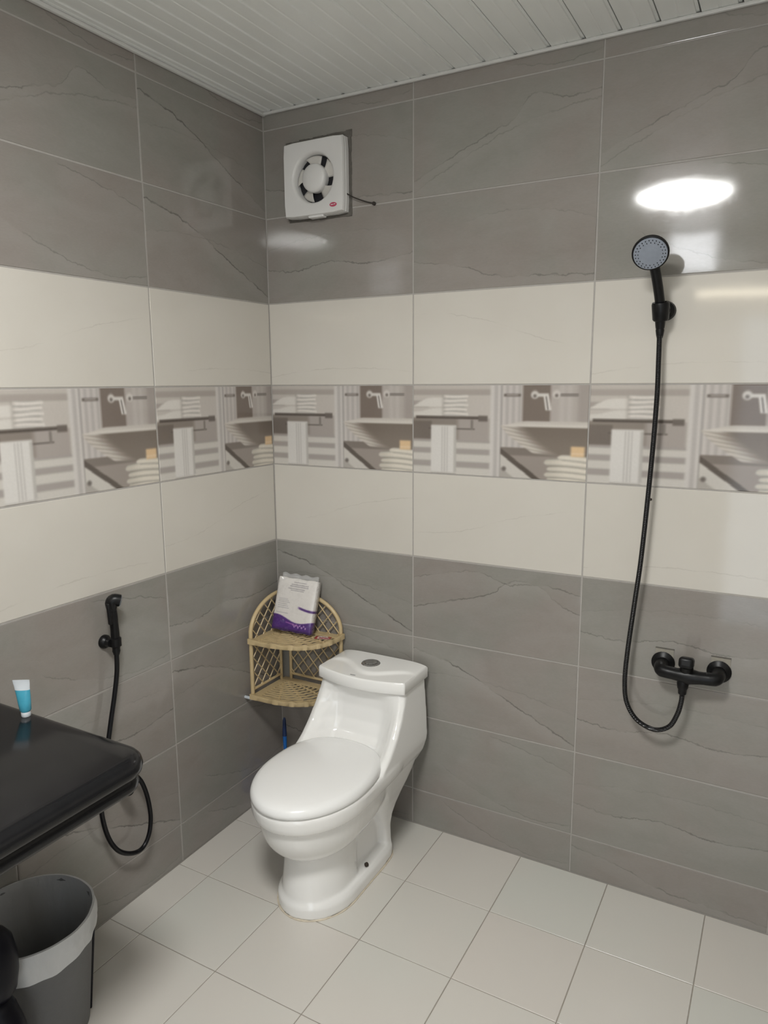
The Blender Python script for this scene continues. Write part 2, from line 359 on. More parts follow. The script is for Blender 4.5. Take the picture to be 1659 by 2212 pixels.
    put(S(U, .528, .535) * S(T, diag + .19, diag + .21), (164, 159, 153)); r = np.hypot((U - .553) * 2, T - .90); put((1 - S(r, .01, .04)) * .8, (90, 84, 80))
    # wash bowl
    left = .53 + .21 * np.clip((T - .43) / .32, 0, 1) ** 1.35
    bowl = S(U, left - .004, left + .004) * S(T, .42, .44) * (1 - S(T, .70 + .05 * S(U, .75, 1), .735 + .05 * S(U, .75, 1)))
    put(bowl, (150, 142, 134)); sh = S(U - left, .02, .16); put(bowl * sh, (114, 105, 97)); put(bowl * S(T, .42, .70) * .35 * sh, (140, 131, 122))
    fan = bowl * (1 - S(U - left, .03, .14)); put(fan * (0.45 + .25 * np.sin(T * 170 - U * 60)), (214, 209, 202))
    rim = S(U, .525, .545) * S(T, .375 + .05 * (1 - S(U, .53, .68)), .385 + .05 * (1 - S(U, .53, .68))) * (1 - S(T, .435, .45)); put(rim, (196, 191, 184)); put(rim * (1 - S(T, .395, .425)) * .5, (172, 166, 160))
    # folded hand towels and cork
    for k, (yk, ul, hw) in enumerate(((1.00, .785, .040), (.945, .772, .036), (.885, .785, .036), (.815, .770, .042), (.765, .84, .034))):
        yy = yk + .025 * (U - .85) - .012 * np.sin((U - .76) * 13); d = np.abs(T - yy) / hw
        m = (1 - S(d, .92, 1.06)) * S(U, ul + .030 * d ** 2, ul + .012 + .030 * d ** 2) * (T <= 1.02)
        img[:] = img * (1 - m[..., None]) + (m * (208 - 70 * np.clip(d, 0, 1) ** 2.4 - 20 * (1 - S(U, .78, .90))))[..., None] * np.array((1, .97, .915))
    put(rect(.915, .985, .635, .74, .008), (206, 178, 142)); put(rect(.915, .985, .70, .715, .008) * .5, (220, 205, 185))
    return 150 + (img - 150) * 1.18 + 12
def deco_soft(U, T, nx=480, nz=240):
    """the picture, printed a little soft"""
    gu, gt = np.meshgrid((np.arange(nx) + .5) / nx, (np.arange(nz) + .5) / nz); im = deco_colour(gu, gt)
    for _ in range(1):
        p = np.pad(im, ((2, 2), (2, 2), (0, 0)), 'edge'); c = np.cumsum(np.cumsum(np.pad(p, ((1, 0), (1, 0), (0, 0))), 0), 1)
        im = (c[5:, 5:] - c[:-5, 5:] - c[5:, :-5] + c[:-5, :-5]) / 25
    return im[np.clip((T * nz).astype(int), 0, nz - 1), np.clip((U * nx).astype(int), 0, nx - 1)]
def print_mesh(me, fn):
    """store a printed picture as a point colour layer"""
    n = len(me.vertices); co = np.empty(n * 3, 'f'); me.vertices.foreach_get('co', co); co = co.reshape(-1, 3)
    rgb = fn(co) / 255.0; lin = np.where(rgb <= .04045, rgb / 12.92, ((np.clip(rgb, 0, 1) + .055) / 1.055) ** 2.4)
    a = me.color_attributes.new('print', 'FLOAT_COLOR', 'POINT'); a.data.foreach_set('color', np.c_[lin, np.ones(n)].astype('f').ravel())
def deco_mesh(nx=240, nz=120):
    g = GAP / 2; b = .0018; xs = np.linspace(g + b, TW - g - b, nx + 1); zs = np.linspace(g + b, TH - g - b, nz + 1)
    V = [(x, 0, z) for z in zs for x in xs]; W = nx + 1
    F = [(j * W + i, j * W + i + 1, (j + 1) * W + i + 1, (j + 1) * W + i) for j in range(nz) for i in range(nx)]
    ring = [i for i in range(W)] + [j * W + nx for j in range(1, nz + 1)] + [nz * W + i for i in range(nx - 1, -1, -1)] + [j * W for j in range(nz - 1, 0, -1)]
    k = len(V); n = len(ring); cx, cz = TW / 2, TH / 2
    for (off, y) in ((b, b * .6), (b, TT)):
        for i in ring:
            x, _, z = V[i]; V.append((x + (off if x > TW - g - b * 1.01 else -off if x < g + b * 1.01 else 0), y, z + (off if z > TH - g - b * 1.01 else -off if z < g + b * 1.01 else 0)))
    for q in range(n):
        p = (q + 1) % n; F += [(ring[q], ring[p], k + p, k + q), (k + q, k + p, k + n + p, k + n + q)]
    me = MB().add(V, F).mesh('tile')
    print_mesh(me, lambda c: deco_soft(np.clip(c[:, 0] / TW, 0, 1), np.clip(1 - c[:, 2] / TH, 0, 1)) * .96)
    return me
DECO = deco_mesh(); _tm = {}
def get_tile(wd, ht):
    k = (round(wd, 3), round(ht, 3))
    if k not in _tm: _tm[k] = tile_mesh(wd, ht)
    return _tm[k]
rows = [(0.0, PR)] + [(PR + TH * k, PR + TH * (k + 1)) for k in range(8)] + [(PR + 8 * TH, ZC)]
# vein design of each grey tile, seen rows from the floor up
LAY_B = ['EEFE', 'CECB', 'EACA', 'ABCD', 'aaca', '....', 'cbcb', 'CFEA', 'FDDB', 'EEEC']
LAY_L = ['EEEFE', 'EAFCB', 'ACEBF', 'CEACD', 'acbca', '.....', 'cacbc', 'AEBCF', 'ADFEB', 'EECEE']
trng = random.Random(11)
def tile_wall(wall, cols, lay, left):
    for r, (z0, z1) in enumerate(rows):
        for c, (a, b) in enumerate(cols):
            d = lay[r][c]; deco = d == '.'
            me = DECO if deco else get_tile(b - a, z1 - z0)
            o = link('tile', me, None, wall)
            if not me.materials: me.materials.append(M_DECO if deco else M_GROUT)
            m = M_DECO if deco else (MG[d] if d in MG else MC[d])
            o.material_slots[0].link = 'OBJECT'; o.material_slots[0].material = m
            if left: o.rotation_euler = (0, 0, PI / 2); o.location = (0, -b, z0)
            else: o.location = (a, 0, z0)
            if deco: o.scale.x = (b - a) / TW
            o.rotation_euler.x = math.radians(trng.uniform(-.12, .12)); o.rotation_euler.z += math.radians(trng.uniform(-.08, .08))
colsB = [(0, W0), (W0, W0 + TW), (W0 + TW, W0 + 2 * TW), (W0 + 2 * TW, XR)]
colsL = [(0, V0), (V0, V0 + TW), (V0 + TW, V0 + 2 * TW), (V0 + 2 * TW, V0 + 3 * TW), (V0 + 3 * TW, -YF)]
tile_wall(wall_back, colsB, LAY_B, False)
tile_wall(wall_left, colsL, LAY_L, True)
# ------------------------------------------------------------------ floor tiles
floor = struct(MB().box((XR / 2, YF / 2, -.05 - .002), (XR + .3, -YF + .3, .1)).build('floor', M_GROUTF))
FX = [0.0, .132] + [.132 + .3 * k for k in range(1, 8)] + [XR]; FY = [0.0] + [-.308 - .3 * k for k in range(0, 9)] + [YF]
for i in range(len(FX) - 1):
    for j in range(len(FY) - 1):
        a, b, c, d = FX[i], FX[i + 1], FY[j + 1], FY[j]; g = .0013; bv = .001
        k = ('f', round(b - a, 3), round(d - c, 3))
        if k not in _tm:
            w_, l_ = b - a, d - c
            q = lambda e, z: [(g + e, g + e, z), (w_ - g - e, g + e, z), (w_ - g - e, l_ - g - e, z), (g + e, l_ - g - e, z)]
            _tm[k] = MB().loft([q(0, -.002), q(0, -.0008), q(bv, 0)]).mesh('tile')
        o = link('tile', _tm[k], M_FLOOR, floor); o.location = (a, c, random.uniform(-.0003, 0))
# ------------------------------------------------------------------ ceiling planks and trim
ceiling = struct(MB().box((XR / 2, YF / 2, ZC + .07), (XR + .3, -YF + .3, .1)).build('ceiling', M_PVCTRIM))
def plank_mesh(wd):
    L = -YF; P = [(.003, 0.006), (.004, 0), (wd * .44, 0), (wd * .47, .0012), (wd * .5, 0.0012), (wd * .53, 0), (wd - .010, 0), (wd - .008, .004), (wd - .001, .004), (wd - .001, .02), (.003, .02)]
    return MB().loft([[(x, -L, z) for x, z in P], [(x, 0, z) for x, z in P]]).mesh('plank')
pm = plank_mesh(.1)
x = .05
pm0 = plank_mesh(.05); o = link('plank', pm0, M_PLANK, ceiling); o.location = (0, 0, ZC)
while x < XR - .05:
    o = link('plank', pm, M_PLANK, ceiling); o.location = (x, 0, ZC); x += .1
struct(MB().box((.007, YF / 2, ZC - .006), (.014, -YF, .012)).build('trim_1', M_PVCTRIM, None, bevel=.004))
struct(MB().box((XR / 2, -.006, ZC - .005), (XR, .012, .010)).build('trim_2', M_PVCTRIM, None, bevel=.003))
# ------------------------------------------------------------------ lights of the room
lamp = thing('ceiling_lamp', 'round white flush ceiling lamp, lit, mirrored in the glossy wall tiles', 'lamp', (LAMP_POS[0], LAMP_POS[1], ZC))
MB().lathe([(LAMP_R + .012, 0), (LAMP_R + .014, -.012), (LAMP_R + .006, -.03), (LAMP_R, -.03), (LAMP_R, -.004)], n=48, cap1=False).build('housing', M_FANW, lamp, True)
MB().lathe([(LAMP_R, -.022), (LAMP_R, -.03), (LAMP_R * .93, -.042), (LAMP_R * .6, -.052), (.02, -.055)], n=48).build('diffuser', emit('lamp_diffuser', (1.0, .995, .97, 1), LAMP_E), lamp, True, angle=180)
for cx_, cz_, dx_, dz_ in ((-(DX1 - DX0) / 2 + .02, DZ / 2, .04, DZ), ((DX1 - DX0) / 2 - .02, DZ / 2, .04, DZ), (0, DZ - .02, DX1 - DX0, .04)):
    MB().box((cx_, -.04, cz_), (dx_, .12, dz_)).build('door_frame', M_FANW, door_1, bevel=.004)
tl = thing('tube_light', 'warm tube light on the wall behind the camera, mirrored in the cream tiles', 'lamp', (1.45, YF, 2.17))
MB().box((0, .015, .045), (.66, .03, .03)).build('batten', M_FANW, tl, bevel=.004)
for s_ in (-1, 1): MB().box((s_ * .31, .03, .01), (.02, .05, .07)).build('end_cap', M_FANW, tl, bevel=.004)
MB().tube([(-.30, .04, 0), (.30, .04, 0)], .016, 16).build('tube', emit('tube_glow', (1.0, .90, .70, 1), TUBE_E), tl, True)
wn = bpy.data.objects.new('window_1', None); C.objects.link(wn); wn.location = (1.10, YF, 2.46); struct(wn)
for cx, cz, dx, dz in ((0, .13, .34, .03), (0, -.13, .34, .03), (-.155, 0, .03, .26), (.155, 0, .03, .26)):
    MB().box((cx, .012, cz), (dx, .03, dz)).build('window_frame', M_FANW, wn, bevel=.003)
MB().box((0, .004, 0), (.29, .008, .24)).build('pane', emit('frosted_daylight', (.95, .97, 1.0, 1), VENT_E), wn)

# ------------------------------------------------------------------ toilet
TO = (0.504, -.03, 0)
toilet = thing('toilet', 'white one-piece ceramic toilet with closed lid in the corner', 'toilet', TO, 0.0)
def egg(a, yf, yb, z, n=56, yc=None, pw=2.0, back=3.2):
    """rounded front at yf (most negative), squarer back at yb"""
    yc = yc if yc is not None else (yf + (yb - yf) * .5); R = []
    for k in range(n):
        th = 2 * PI * k / n; sx, cy = math.sin(th), -math.cos(th); e = pw if cy < 0 else back
        X = a * math.copysign(abs(sx) ** (2 / e), sx); L = (yc - yf) if cy < 0 else (yb - yc)
        R.append((X, yc + L * math.copysign(abs(cy) ** (2 / e), cy), z))
    return R
def toilet_body():
    b = MB()
    b.loft([egg(.131, -.602, -.150, 0, yc=-.44, back=9), egg(.131, -.602, -.150, .036, yc=-.44, back=9), egg(.121, -.592, -.156, .052, yc=-.44, back=9)])
    b.loft([egg(.114, -.594, -.34, .03, yc=-.45), egg(.110, -.590, -.34, .07, yc=-.45), egg(.104, -.580, -.33, .14, yc=-.45), egg(.101, -.574, -.32, .20, yc=-.44), egg(.102, -.57, -.30, .25, yc=-.44)])
    b.loft([egg(.090, -.50, -.18, .02, back=6, pw=6), egg(.088, -.50, -.18, .2, back=6, pw=6), egg(.11, -.5, -.16, .30, back=6, pw=6), egg(.13, -.5, -.12, .36, back=6, pw=6)])
    # rear column that leans back up into the tank
    R = []
    for z, yb, yf, hx in ((.02, -.158, -.205, .120), (.07, -.160, -.208, .117), (.11, -.160, -.215, .116), (.15, -.148, -.232, .119), (.185, -.122, -.255, .125), (.22, -.088, -.28, .134), (.255, -.054, -.305, .145), (.29, -.027, -.33, .155), (.325, -.010, -.345, .164), (.36, -.003, -.35, .170), (.40, 0, -.36, .172)):
        R.append(egg(hx, yf, yb, z, back=5.5, pw=5))
    b.loft(R)
    # bowl and rim band
    b.loft([egg(.072 + .097 * q, -.535 - .140 * q, -.30 + .14 * q, .186 + .156 * t_, yc=-.44) for t_, q in ((k / 14, math.sqrt(1 - (1 - k / 14) ** 2)) for k in range(15))])
    b.loft([egg(.179, -.688, -.12, .342, yc=-.455, back=6), egg(.184, -.695, -.12, .362, yc=-.455, back=6), egg(.185, -.697, -.12, .388, yc=-.455, back=6), egg(.180, -.691, -.12, .3995, yc=-.455, back=6)])
    # tank with arms sweeping forward to the rim
    R = []
    for z, fs, fm, hx, yb in ((.305, -.38, -.34, .150, -.028), (.345, -.40, -.36, .170, -.008), (.385, -.385, -.32, .180, 0), (.405, -.345, -.232, .181, 0), (.44, -.292, -.196, .180, 0), (.48, -.248, -.176, .178, 0), (.53, -.208, -.165, .175, 0), (.57, -.184, -.172, .172, 0), (.595, -.172, -.188, .170, 0), (.612, -.168, -.195, .168, 0)):
        ring = []; N = 18
        for i in range(N + 1):
            s = -1 + 2 * i / N; e = abs(s)
            yy = fm + (fs - fm) * (max(0, (e - .45) / .40) if e < .85 else 1.0) ** 1.6 if z < .58 else fm + (fs - fm) * e ** 2
            if e > .93: yy += .010 * ((e - .93) / .07) ** 2
            ring.append((hx * s, yy, z))
        for i in range(5): ring.append((hx, yy + (yb - .012 - yy) * (i + 1) / 5, z))
        ring += [(hx - .010, yb - .002, z)] + [(hx * q, yb, z) for q in (.5, 0, -.5)] + [(-hx + .010, yb - .002, z)]
        for i in range(5): ring.append((-hx, yb - .012 + (yy - yb + .012) * i / 5, z))
        R.append(ring)
    b.loft(R)
    me = b.mesh('body'); tmp = bpy.data.objects.new('tmp', me); C.objects.link(tmp)
    r = tmp.modifiers.new('r', 'REMESH'); r.mode = 'VOXEL'; r.voxel_size = .0042; r.use_smooth_shade = True
    s = tmp.modifiers.new('s', 'SMOOTH'); s.factor = .5; s.iterations = 9
    dg = bpy.context.evaluated_depsgraph_get(); me2 = bpy.data.meshes.new_from_object(tmp.evaluated_get(dg)); me2.name = 'body'
    bpy.data.objects.remove(tmp); bpy.data.meshes.remove(me); me2.shade_smooth(); me2.materials.clear()
    return link('body', me2, M_CERAMIC, toilet)
body = toilet_body()
# tank lid with its wave relief
def tank_lid():
    NX, NY = 60, 48; hx = .174; V = []; F = []
    def pt(i, j):
        s = -1 + 2 * i / NX; t = j / NY; yf = -.176 - .034 * (1 - s * s); yb = .002
        return s * hx, yf + (yb - yf) * t, s, t
    def top(X, Y, s):
        wave = -.128 - .036 * math.cos(3.7 * (s - .10))
        k = 1 / (1 + math.exp(-(Y - wave) / .0035)); fade = max(0.0, 1 - abs(s) ** 6)
        return .6515 + .0085 * k * fade - .0005 * (1 - fade)
    for j in range(NY + 1):
        for i in range(NX + 1):
            X, Y, s, t = pt(i, j); V.append((X * .985, Y + (.004 if j == 0 else -.004 if j == NY else 0), top(X, Y, s)))
    W = NX + 1; F += [(j * W + i, j * W + i + 1, (j + 1) * W + i + 1, (j + 1) * W + i) for j in range(NY) for i in range(NX)]
    ring = [i for i in range(W)] + [j * W + NX for j in range(1, NY + 1)] + [NY * W + i for i in range(NX - 1, -1, -1)] + [j * W for j in range(NY - 1, 0, -1)]
    n = len(ring); prev = ring
    for z, e in ((.6455, 1.0), (.612, 1.0), (.6095, .985)):
        cur = []
        for q in ring:
            X, Y, s, t = pt(q % W, q // W); cur.append(len(V)); V.append((X * e, -.09 + (Y + .09) * e, z))
        F += [(prev[q], prev[(q + 1) % n], cur[(q + 1) % n], cur[q]) for q in range(n)]; prev = cur
    F.append(tuple(prev))
    return MB().add(V, F).build('tank_lid', M_CERAMIC, toilet, True, bevel=0, angle=60)
tlid = tank_lid()
fb = MB().lathe([(.035, .654), (.035, .6595), (.032, .6625), (.025, .6635), (.0245, .661)], (-.008, -.088, 0), n=36, cap1=False).build('flush_button', M_CHROME, toilet, True, angle=30)
MB().lathe([(.0235, .658), (.0235, .664), (.021, .6665), (.004, .6675)], (-.008, -.088, 0), n=36).build('push_plate', M_CHROME, fb, True, angle=30)
MB().box((-.020, -.193, .6519), (.020, .003, .0012)).build('maker_mark', plain('grey_mark', (.2, .2, .2, 1), .5), tlid)
# seat lid: domed
def seat_lid():
    R = []
    for f, z, up in ((.985, .4005, 0), (1.0, .405, 0), (1.0, .413, 0), (.985, .422, 0), (.95, .4295, 0), (.88, .4345, 0), (.72, .4385, 0), (.45, .4415, 0), (.15, .4425, 0)):
        ring = egg(.183 * f, -.455 + (-.700 + .455) * f, -.455 + (-.222 + .455) * f, z, yc=-.455, n=72, back=2.5); R.append(ring)
    return MB().loft(R).build('seat_lid', M_SEATPL, toilet, True, angle=180)
sl = seat_lid()
for s_ in (-1, 1): MB().tube([(s_ * .075 - .018, -.216, .410), (s_ * .075 + .018, -.216, .410)], .010, 14).build('hinge', M_SEATPL, toilet, True)
ck = MB(); pa = [Vector(p) for p in egg(.132, -.603, -.150, .001, n=90, yc=-.44, back=9)]; pa = pa + [pa[0]]
ck.tube([p + Vector((0, 0, random.uniform(-.0005, .001))) for p in pa], [random.uniform(.002, .0038) for _ in pa], 6, False)
ck.build('caulk_line', M_CAULK, toilet, True)
MB().lathe([(.0075, 0), (.0075, .006), (.004, .009), (.001, .010)], (.112, -.34, .058), (.8, 0, .6), 12).build('floor_bolt', M_RUST, toilet, True)

# ------------------------------------------------------------------ corner shelf
SO = Vector((.030, -.014, 0)); XL, YL = .284, .214; Z1, Z2, ZA = .480, .700, .842
shelf = thing('corner_shelf', 'beige plastic two-tier corner shelf with lattice sides behind the toilet', 'shelf', (SO.x, SO.y, Z1))
SORG = (SO.x, SO.y, Z1)
def outl(s, ph, z=0.0, extra=0.0):
    e = 2 / 2.9; c, n = math.cos(ph) ** e, math.sin(ph) ** e
    return Vector((SO.x + (XL * s + extra) * c, SO.y - (YL * s + extra) * n, z))
def shelf_tier(z, k):
    tier = bpy.data.objects.new('shelf_tier', None); C.objects.link(tier); tier.parent = shelf; tier.empty_display_size = .02
    # scalloped front rim
    V = []; F = []; N = 96
    for i in range(N + 1):
        ph = PI / 2 * i / N; wv = math.cos(i / N * PI * 2 * 6); p = outl(1, ph)
        for dx, dz in ((.004 + .003 * wv, .004 + .0045 * wv), (.004 + .003 * wv, -.012), (0, -.015), (-.006, -.012), (-.010, 0.0), (-.004, .005 + .003 * wv)):
            q = outl(1, ph, z + dz, dx); V.append(q)
    for i in range(N):
        for j in range(6): F.append((i * 6 + j, i * 6 + (j + 1) % 6, (i + 1) * 6 + (j + 1) % 6, (i + 1) * 6 + j))
    F += [tuple(range(6)), tuple(N * 6 + j for j in range(6))]
    MB().add(V, F).build('front_rim', M_BEIGE, tier, True, SORG, angle=60)
    MB().box((SO.x + XL / 2, SO.y - .016, z - .003), (XL - .005, .032, .006)).build('back_edge', M_BEIGE, tier, False, SORG, bevel=.001)
    MB().box((SO.x + .016, SO.y - YL / 2 - .016, z - .003), (.032, YL - .037, .006)).build('side_edge', M_BEIGE, tier, False, SORG, bevel=.001)
    for q in range(10):
        s = .22 + .076 * q; P = [outl(s, PI / 2 * t / 20, z - .003) for t in range(21)]
        m = MB(); V = []; F = []; wd = .0030
        for i, p in enumerate(P):
            d = (p - Vector((SO.x, SO.y, p.z))).normalized()
            for a, b in ((-wd, -.0025), (wd, -.0025), (wd, .0022), (-wd, .0022)): V.append(p + d * a + Vector((0, 0, b + .0012 * math.sin(i * 2.1 + q))))
        for i in range(20):
            for j in range(4): F.append((i * 4 + j, i * 4 + (j + 1) % 4, i * 4 + 4 + (j + 1) % 4, i * 4 + 4 + j))
        F += [(0, 1, 2, 3), (80, 81, 82, 83)]
        MB().add(V, F).build('slat', M_BEIGE, tier, True, SORG, angle=50)
    for ph in (.32, .80, 1.27):
        MB().tube([outl(.15, ph, z - .006), outl(.97, ph, z - .006)], .004, 6).build('rib', M_BEIGE, tier, True, SORG)
shelf_tier(Z1, 0); shelf_tier(Z2, 1)
def side_panel(right):
    pn = bpy.data.objects.new('side_panel', None); C.objects.link(pn); pn.parent = shelf; pn.empty_display_size = .02
    L = XL if right else YL
    def at(a, z): return (SO.x + a, SO.y - .004, z) if right else (SO.x + .004, SO.y - a, z)
    outer = L - .008; inn = .036 if right else .026
    arch = [at(outer, Z1 + .002), at(outer, Z2 - .06), at(outer, Z2 + .02)]
    ax_ = min(.17, outer - inn)
    for k in range(1, 13):
        t = PI / 2 * k / 12; arch.append(at(outer - ax_ * (1 - math.cos(t)), Z2 + .02 + (ZA - Z2 - .02) * math.sin(t)))
    arch += [at(inn, ZA - .002)]
    MB().tube(smooth_path(arch, 3), .0078, 10).build('arched_frame', M_BEIGE, pn, True, SORG)
    MB().tube([at(inn, Z1), at(inn, ZA)], .0062, 10).build('corner_post', M_BEIGE, pn, True, SORG)
    MB().tube([at(inn, Z1 + .022), at(outer, Z1 + .022)], .0052, 8).build('bottom_rail', M_BEIGE, pn, True, SORG)
    # lattice strips, clipped to the frame
    def inside(a, z):
        if a < inn or a > outer or z < Z1 + .02 or z > ZA: return False
        if z > Z2 + .02 and a > outer - ax_:
            return ((a - (outer - ax_)) / ax_) ** 2 + ((z - Z2 - .02) / (ZA - Z2 - .02)) ** 2 < 1
        return True
    for sgn in (1, -1):
        c0 = -1.0
        while c0 < 1.6:
            run = [];
            for i in range(240):
                a = inn + (outer - inn) * i / 239; z = c0 + sgn * a * 1.15
                if inside(a, z): run.append((a, z))
            if len(run) > 12:
                p, q = at(*run[0]), at(*run[-1]); d = .0012 * sgn
                sh = Vector((0, d, 0)) if right else Vector((d, 0, 0))
                MB().tube([Vector(p) + sh, Vector(q) + sh], .0024, 5).build('lattice_strip', M_BEIGE, pn, True, SORG)
            c0 += .056
side_panel(True); side_panel(False)
MB().tube([(.0, -.225, Z1 - .012), (.036, -.225, Z1 - .012)], .006, 10).build('wall_peg', M_CLEAR, shelf, True, SORG)
MB().tube([(.315, 0, Z1 - .012), (.315, -.022, Z1 - .012)], .006, 10).build('wall_peg', M_CLEAR, shelf, True, SORG)
# ------------------------------------------------------------------ tissue pack on the shelf
def pack():
    PW, PH, PD = .168, .203, .046; NX, NZ = 70, 84
    t = thing('tissue_pack', 'white and purple plastic-wrapped tissue pack leaning on the upper shelf', 'tissue pack', (.137, -.098, Z2 + .003), math.radians(6))
    V = []; F = []
    def fr(i, j):
        x = -PW / 2 + PW * i / NX; z = PH * j / NZ; ex = min(i, NX - i) / NX; ez = min(j, NZ - j) / NZ
        puff = (1 - math.exp(-ex * 16)) * (1 - math.exp(-ez * 18)); cx = 1 - .02 * math.exp(-ez * 30)
        return x * cx, puff, z + .0012 * math.sin(i * .23) * math.exp(-ez * 40)
    for sgn in (-1, 1):
        for j in range(NZ + 1):
            for i in range(NX + 1):
                x, p, z = fr(i, j); V.append((x, sgn * (.016 + (PD / 2 - .016) * p) , z))
    W = NX + 1; S = W * (NZ + 1)
    for k in (0, S): F += [(k + j * W + i, k + j * W + i + 1, k + (j + 1) * W + i + 1, k + (j + 1) * W + i) for j in range(NZ) for i in range(NX)]
    ring = [i for i in range(W)] + [j * W + NX for j in range(1, NZ + 1)] + [NZ * W + i for i in range(NX - 1, -1, -1)] + [j * W for j in range(NZ - 1, 0, -1)]
    F += [(ring[q], ring[(q + 1) % len(ring)], S + ring[(q + 1) % len(ring)], S + ring[q]) for q in range(len(ring))]
    ca, sa = math.cos(math.radians(17)), math.sin(math.radians(17)); ct, st = math.cos(math.radians(2.5)), math.sin(math.radians(2.5))
    def lean(p):
        x, y, z = p; y2, z2 = y * ca + z * sa, -y * sa + z * ca; return (x * ct + z2 * st, y2, z2 * ct - x * st)
    lowz = min(lean(p)[2] for p in V)
    me = MB().add([(lambda q: (q[0], q[1], q[2] - lowz))(lean(p)) for p in V], F).mesh('wrapped_tissues', True, angle=180)
    src = np.array(V)
    def col(_c):
        u = src[:, 0] / PW + .5; v = src[:, 2] / PH; img = np.zeros((len(u), 3)); img[:] = (222, 218, 214)
        S_ = lambda x, a, b: np.clip((x - a) / (b - a), 0, 1)
        def put(m, c): m = np.clip(m, 0, 1)[:, None]; img[:] = img * (1 - m) + np.array(c, float) * m
        wv = .255 + .045 * np.cos((u - .12) * 6.0) - .05 * u
        put(1 - S_(v, wv - .008, wv + .008), (72, 28, 118)); put((1 - S_(v, .04, .05)), (52, 20, 92))
        lens = (v - .43 - .02 * u) ; put((1 - S_(np.abs(v - (.475 - .05 * np.sin((u - .6) * 4))), .012, .03)) * S_(u, .60, .68), (70, 30, 112))
        for k, (a, b, y) in enumerate(((.42, .75, .93), (.36, .80, .885), (.34, .80, .85), (.30, .72, .805), (.36, .70, .775))):
            put((1 - S_(np.abs(v - y), .004, .010)) * (u > a) * (u < b) * (.45 + .4 * (np.sin(u * 160 + k * 2) > 0)), (122, 118, 126))
        for k in range(6): put((1 - S_(np.abs(v - (.60 - .034 * k)), .003, .008)) * (u > .10) * (u < .34 + .03 * (k % 3)) * .55, (140, 138, 148))
        put((1 - S_(np.abs(v - .335), .003, .008)) * (u > .08) * (u < .4) * .6, (150, 146, 156))
        scr = (np.abs(v - (.125 + .02 * np.sin(u * 70))) < .016) & (u > .55) & (u < .90) & (np.sin(u * 130) > -.35); put(scr * .8, (206, 170, 214))
        put((1 - S_(np.abs(v - (.16 - .12 * (u - .45))), .004, .014)) * (u > .36) * (u < .70) * .7, (190, 120, 190))
        return img
    print_mesh(me, col); link('wrapped_tissues', me, M_PACK, t)
    V2 = []; NN = 24
    for i in range(NN + 1):
        x = -PW / 2 * .95 + PW * .95 * i / NN
        for z, y in ((PH - .004, .0), (PH + .016 + .003 * math.sin(i * .9), .004 * math.sin(i * .7))): V2.append(lean((x, y, z)))
    V2 = [(a, b, c - lowz) for a, b, c in V2]
    o = MB().add(V2, [(2 * i, 2 * i + 2, 2 * i + 3, 2 * i + 1) for i in range(NN)]).build('film_flap', M_FILM, t, True)
    sd = o.modifiers.new('thick', 'SOLIDIFY'); sd.thickness = .0008
pack()
def sachet():
    t = MB(); NX, NY = 24, 14; V = []
    for s in (1, 0):
        for j in range(NY + 1):
            for i in range(NX + 1):
                e = min(i, NX - i, 4) / 4 * min(j, NY - j, 4) / 4; V.append((-.03 + .06 * i / NX, -.014 + .028 * j / NY, s * (.0012 + .004 * e + .0008 * math.sin(i * 1.3 + j))))
    W = NX + 1; S = W * (NY + 1); F = []
    for k in (0, S): F += [(k + j * W + i, k + j * W + i + 1, k + (j + 1) * W + i + 1, k + (j + 1) * W + i) for j in range(NY) for i in range(NX)]
    ring = [i for i in range(W)] + [j * W + NX for j in range(1, NY + 1)] + [NY * W + i for i in range(NX - 1, -1, -1)] + [j * W for j in range(NY - 1, 0, -1)]
    F += [(ring[q], ring[(q + 1) % len(ring)], S + ring[(q + 1) % len(ring)], S + ring[q]) for q in range(len(ring))]
    me = t.add(V, F).mesh('sachet', True, angle=180)
    def col(c):
        u = c[:, 0] / .06 + .5; v = c[:, 1] / .028 + .5; img = np.zeros((len(u), 3)); img[:] = (190, 165, 150)
        m = (u < .2) | ((u > .86) & (v > .3)); img[m] = (170, 60, 62); m = (np.abs(v - .5) < .2) & (u > .28) & (u < .82) & (np.sin(u * 90) > -.2); img[m] = (225, 212, 208)
        m = (np.abs(v - .15) < .08) & (u > .3); img[m] = (150, 80, 90); return img
    print_mesh(me, col); o = link('sachet', me, M_SACHET); o.location = (.262, -.075, Z2 + .0005); o.rotation_euler = (0, 0, math.radians(14))
    tag(o, 'small pale sachet with red ends lying beside the tissue pack', 'sachet')
sachet()
# ------------------------------------------------------------------ blue brush in the corner
br = thing('toilet_brush', 'blue plastic toilet brush standing in the corner behind the toilet', 'brush', (.088, -.10, 0))
MB().lathe([(.045, 0), (.047, .01), (.042, .06), (.046, .11), (.043, .11), (.039, .06), (.043, .012)], n=24, cap1=True).build('holder', M_BLUE, br, True)
MB().tube([(0, 0, .02), (0, 0, .09)], [.025, .03], 14).build('bristle_head', M_CLEAR, br, True)
MB().tube([(0, 0, .08), (-.002, .002, .20), (-.004, .003, .275)], [.006, .0065, .0085], 10).build('handle', M_BLUE, br, True)
MB().tube([(-.004, .003, .27), (-.006, .006, .335), (-.007, .008, .345)], [.009, .0065, .003], 10).build('grip', plain('dark_blue_grip', (.012, .03, .10, 1), .4), br, True)
